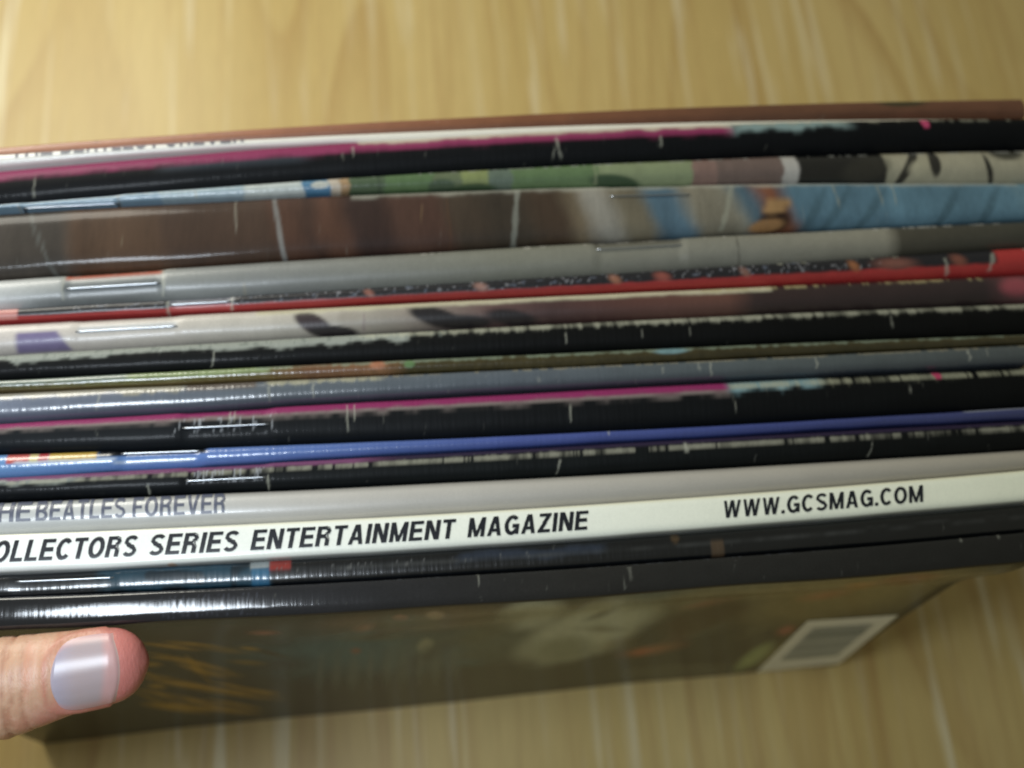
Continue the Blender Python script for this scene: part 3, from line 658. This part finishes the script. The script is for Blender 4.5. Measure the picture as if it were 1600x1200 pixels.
# ------------------------------------------------------------------ the hand that holds the row
def surface_nets(F, h, o):
    nx, ny, nz = F.shape; ins = F < 0
    c = [(a, b, d) for a in (0, 1) for b in (0, 1) for d in (0, 1)]
    cnt = sum(ins[a:nx - 1 + a, b:ny - 1 + b, d:nz - 1 + d].astype(np.int8) for a, b, d in c)
    act = (cnt > 0) & (cnt < 8); I = np.argwhere(act)
    idm = -np.ones(act.shape, np.int64); idm[act] = np.arange(len(I))
    acc = np.zeros((len(I), 3)); w = np.zeros(len(I))
    ed = [(p, q) for p in c for q in c if p < q and sum(abs(p[k] - q[k]) for k in range(3)) == 1]
    for p, q in ed:
        f0 = F[I[:, 0] + p[0], I[:, 1] + p[1], I[:, 2] + p[2]]; f1 = F[I[:, 0] + q[0], I[:, 1] + q[1], I[:, 2] + q[2]]
        cr = (f0 < 0) != (f1 < 0); t = np.where(cr, f0 / np.where(cr, f0 - f1, 1), 0)
        pt = np.array(p)[None, :] + t[:, None] * (np.array(q) - np.array(p))[None, :]
        acc[cr] += pt[cr]; w[cr] += 1
    V = o + h * (I + acc / w[:, None])
    Q = []
    for ax in range(3):
        u, v = [(1, 2), (2, 0), (0, 1)][ax]
        sl = [slice(None)] * 3; s2 = [slice(None)] * 3; sl[ax] = slice(0, F.shape[ax] - 1); s2[ax] = slice(1, None)
        E = np.argwhere(ins[tuple(sl)] != ins[tuple(s2)])
        E = E[(E[:, u] > 0) & (E[:, v] > 0) & (E[:, u] < F.shape[u] - 1) & (E[:, v] < F.shape[v] - 1)]
        def cell(du, dv):
            e = E.copy(); e[:, u] -= du; e[:, v] -= dv; return idm[e[:, 0], e[:, 1], e[:, 2]]
        q = np.stack([cell(1, 1), cell(0, 1), cell(0, 0), cell(1, 0)], -1)
        fl = ~ins[E[:, 0], E[:, 1], E[:, 2]]; q[fl] = q[fl][:, ::-1]; Q.append(q)
    return V, np.concatenate(Q)
TIP = np.array([on(238, 1045, 1, -.010)[0], 0, 0])
NRM = np.array([0, -.34, .94]); NRM /= np.linalg.norm(NRM); WID = np.array([0, NRM[2], -NRM[1]])
SA = np.array([0, .004, .010, .018, .026, .034, .050, .070, .085]); AA = np.array([8.9, 9.2, 9.5, 10.2, 11.4, 12.6, 13.2, 13.8, 14.5]) * .001
def thumb_axis(s):   # centre line, s metres back from the tip
    a = np.interp(s, SA, AA)
    ex = np.sqrt((a * WID[1]) ** 2 + (a * .82 * NRM[1]) ** 2)
    return np.stack([TIP[0] - s, -ex - .0002 - .0 * s, .2072 - a * .78 - .02 * np.maximum(s - .05, 0)], -1), a
def thumb_sdf(P):
    s = TIP[0] - P[..., 0]
    C_, a = thumb_axis(np.clip(s, 0, .085))
    t0 = .0095
    tipf = np.sqrt(np.clip(1 - np.clip(1 - s / t0, 0, 1) ** 2.2, 1e-4, 1))
    d = P - C_; dw = d @ WID; dn = d @ NRM
    ra = a * tipf; rb = a * .80 * tipf ** .9
    q = np.sqrt((dw / ra) ** 2 + (dn / rb) ** 2)
    f = (q - 1) * np.minimum(ra, rb)
    f = np.where(s < 0, np.maximum(f, -s + .0003), f); f = np.where(s > .075, np.maximum(f, (s - .075)), f)
    return f
h = .0011
XL = -.157                                   # left end of the stack
gx = np.arange(XL - .108, TIP[0] + .006, h); gy = np.arange(-.066, .185, h); gz = np.arange(.078, .222, h)
P = np.stack(np.meshgrid(gx, gy, gz, indexing='ij'), -1)
F = thumb_sdf(P)
def cone(a, b, ra, rb, k=.006):
    global F
    a = np.array(a); b = np.array(b); mx = max(ra, rb) + .02
    lo = np.minimum(a, b) - mx; hi = np.maximum(a, b) + mx
    sx = slice(max(np.searchsorted(gx, lo[0]), 0), np.searchsorted(gx, hi[0])); sy = slice(np.searchsorted(gy, lo[1]), np.searchsorted(gy, hi[1])); sz = slice(np.searchsorted(gz, lo[2]), np.searchsorted(gz, hi[2]))
    p = P[sx, sy, sz]; d = b - a; t = np.clip((p - a) @ d / (d @ d), 0, 1)
    f = np.linalg.norm(p - a - t[..., None] * d, axis=-1) - (ra + (rb - ra) * t)
    g = F[sx, sy, sz]; hh = np.clip(.5 + .5 * (f - g) / k, 0, 1)
    F[sx, sy, sz] = g * hh + f * (1 - hh) - k * hh * (1 - hh)
s7, a7 = thumb_axis(np.array(.070)); s7 = np.array(s7)
CMC = np.array([XL - .022, -.012, .165])
cone(s7, CMC, .0135, .020, .010)                                     # thumb base and ball of the thumb
KN = [np.array([XL - .020, .075, .190 - .021 * q]) for q in range(4)]  # knuckle row beyond the left end
WR = [np.array([XL - .035, .004, .150 - .010 * q]) for q in range(4)]
for q in range(4): cone(WR[q], KN[q], .0165, .0115, .010)
for q in range(3): cone((WR[q] + KN[q]) / 2, (WR[q + 1] + KN[q + 1]) / 2, .0135, .0135, .010)
cone(CMC, KN[0], .013, .010, .012)
yb = .158
LEN = [(.044, .027, .021), (.049, .031, .022), (.045, .029, .021), (.036, .022, .019)]
for q in range(4):
    l1, l2, l3 = LEN[q]; r0 = (.0094, .0096, .0090, .0080)[q]
    p0 = KN[q]; p1 = p0 + np.array([-.004, min(l1 + .022, yb + .004 - p0[1]), -.004]); 
    p1[1] = .153 + .003 * q * 0
    p1[2] -= .035; p2 = p1 + np.array([l2 * .80, l2 * .55, -.004]); p3 = p2 + np.array([l3 * .97, -.0015, -.003])
    cone(p0, p1, r0 * 1.12, r0, .004); cone(p1, p2, r0, r0 * .92, .002); cone(p2, p3, r0 * .92, r0 * .8, .002)
cone(WR[1] * .5 + WR[2] * .5, np.array([XL - .07, -.03, .115]), .026, .025, .014)      # wrist
V, Q = surface_nets(F, h, np.array([gx[0], gy[0], gz[0]]))
# skin colour: pinker tip, sides and creases
s = TIP[0] - V[:, 0]
C_, a = thumb_axis(np.clip(s, 0, .085)); dw = (V - C_) @ WID; dn = (V - C_) @ NRM
ont = (s < .078) & (V[:, 1] < .01)
skin = np.tile(lin((198, 158, 130)), (len(V), 1))
def mixc(w, col):
    global skin
    w = np.clip(w, 0, 1)[:, None]; skin = skin * (1 - w) + lin(col) * w
mixc(.8 * sm(.35, .7, fnoise(V[:, 0] * 420, V[:, 2] * 300, 5)), (198, 142, 116)); mixc(.35 * sm(.5, .8, fnoise(V[:, 0] * 1100, V[:, 2] * 700, 6)), (226, 186, 164))
mixc(ont * (1 - sm(.006, .016, s)) * .9, (196, 116, 110))
mixc(ont * sm(.2, .9, -dw / np.maximum(a, .001)) * (1 - sm(.02, .034, s)) * .7, (200, 124, 118))
wr = np.zeros(len(V))
for k_, (s0, dep) in enumerate(((.0285, .00025), (.0305, .0004), (.033, .0005), (.0355, .0005), (.0375, .0004), (.040, .0004), (.043, .0004))):
    ss = s0 + .0022 * (dw / .011) ** 2 * (1 if k_ % 2 else -.4) + .0018 * (fnoise(dw * 220, dw * 0, 40 + k_) - .5)
    w = np.exp(-((s - ss) / .00042) ** 2) * ont * (dn > -.003) * (.7 + .3 * fnoise(dw * 160, dw * 0, 60 + k_))
    wr += w * dep
    mixc(w * .6, (156, 98, 74))
nv_ = np.zeros_like(V); e1 = V[Q[:, 2]] - V[Q[:, 0]]; e2 = V[Q[:, 3]] - V[Q[:, 1]]; fn = np.cross(e1, e2)
for k_ in range(4): np.add.at(nv_, Q[:, k_], fn)
nv_ /= np.linalg.norm(nv_, axis=1, keepdims=True) + 1e-12
if np.mean(np.sum(nv_[ont] * (V[ont] - C_[ont]), 1)) < 0: nv_ = -nv_; Q = Q[:, ::-1]
V = V - nv_ * wr[:, None]
# soft groove round the nail
NS0, NS1, NW = .0049, .0224, .0088
def nail_edge(s_, w_): # >0 inside the nail plate
    u = (s_ - (NS0 + NS1) / 2) / ((NS1 - NS0) / 2); ww = np.abs(w_) / NW
    return 1 - (np.abs(u) ** 3.2 + ww ** 3.6) ** (1 / 3.2)
ne = nail_edge(s, dw); rim = np.exp(-((ne + .08) / .07) ** 2) * ont * (dn > 0) * (s > .009)
V = V + nv_ * (.00055 * rim)[:, None]
mixc(rim * .55, (178, 108, 92))
m_s, n, l, b = new_mat('skin')
at = n.new('ShaderNodeAttribute'); at.attribute_name = 'print'; l.new(at.outputs['Color'], b.inputs['Base Color'])
b.inputs['Subsurface Weight'].default_value = .14; b.inputs['Subsurface Radius'].default_value = (.0025, .001, .0006); b.inputs['Subsurface Scale'].default_value = 1
b.inputs['Roughness'].default_value = .45
tc = n.new('ShaderNodeTexCoord'); mp = n.new('ShaderNodeMapping'); mp.inputs['Scale'].default_value = (1500, 650, 650); l.new(tc.outputs['Object'], mp.inputs[0])
t1 = n.new('ShaderNodeTexNoise'); t1.inputs['Scale'].default_value = 1; t1.inputs['Detail'].default_value = 3; l.new(mp.outputs[0], t1.inputs['Vector'])
bp = n.new('ShaderNodeBump'); bp.inputs['Strength'].default_value = .35; bp.inputs['Distance'].default_value = .0004; l.new(t1.outputs['Fac'], bp.inputs['Height']); l.new(bp.outputs[0], b.inputs['Normal'])
ho = np.array([XL - .03, .0, .12])
hand = link('hand', mesh_np('hand', V - ho, Q, True, skin), m_s); hand.location = ho
hand['label'] = 'left hand gripping the row of magazines, thumb with pale nail on the front cover'; hand['category'] = 'hand'
# nail plate
nu, nw = 40, 36
u = np.linspace(0, 1, nu)[:, None]; t = np.linspace(-1, 1, nw)[None, :]
hw = NW * np.where(u > .45, np.clip(1 - np.clip((u - .45) / .55, 0, 1) ** 3.6, .004, 1) ** (1 / 2.6), 1 - .05 * (1 - u / .45) ** 2) + 0 * t
ww = hw * t
ss = NS0 + (NS1 - NS0) * u + .0026 * (t ** 2) * (1 - u) - .0012 * (t ** 2) * u
Cn, an = thumb_axis(ss)
tf = np.sqrt(np.clip(1 - np.clip(1 - ss / .0095, 0, 1) ** 2.2, 1e-4, 1))
rb_ = an * .80
ht = rb_ * np.sqrt(np.clip(1 - (ww / (an * 1.01)) ** 2, 0.02, 1)) + .00035 - .0005 * np.clip((.008 - ss) / .003, 0, 1)
ht = ht - .0008 * (1 - sm(0, .07, u))
ht = np.where(u > .93, ht - .0012 * (u - .93) / .07, ht)
Pn = Cn + ww[..., None] * WID + ht[..., None] * NRM
cn = np.ones((nu, nw, 3)) * lin((172, 156, 158))
def nm(w, col):
    global cn
    w = np.clip(w + 0 * t, 0, 1)[..., None]; cn = cn * (1 - w) + lin(col) * w
nm(sm(.55, .95, u) * .7, (170, 164, 182)); nm((1 - sm(.16, .30, u + .04 * t)) * .55, (206, 150, 144)); nm((1 - sm(.025, .055, u)) * .45, (216, 204, 190)); nm(sm(.75, .97, np.abs(t)) * .5, (206, 150, 146))
cn = cn * (1 + .05 * (vnoise(t * 9 + 0 * u, u * 1.5, 9) - .5))[..., None]
m_n, n, l, b = new_mat('nail')
at = n.new('ShaderNodeAttribute'); at.attribute_name = 'print'; l.new(at.outputs['Color'], b.inputs['Base Color'])
b.inputs['Roughness'].default_value = .30; b.inputs['Subsurface Weight'].default_value = .15; b.inputs['Subsurface Radius'].default_value = (.001, .0006, .0005)
b.inputs['Specular IOR Level'].default_value = .45
nail = link('thumbnail', mesh_np('thumbnail', Pn.reshape(-1, 3) - ho, grid_quads(nu, nw)[:, ::-1], True, cn.reshape(-1, 3)), m_n, hand)
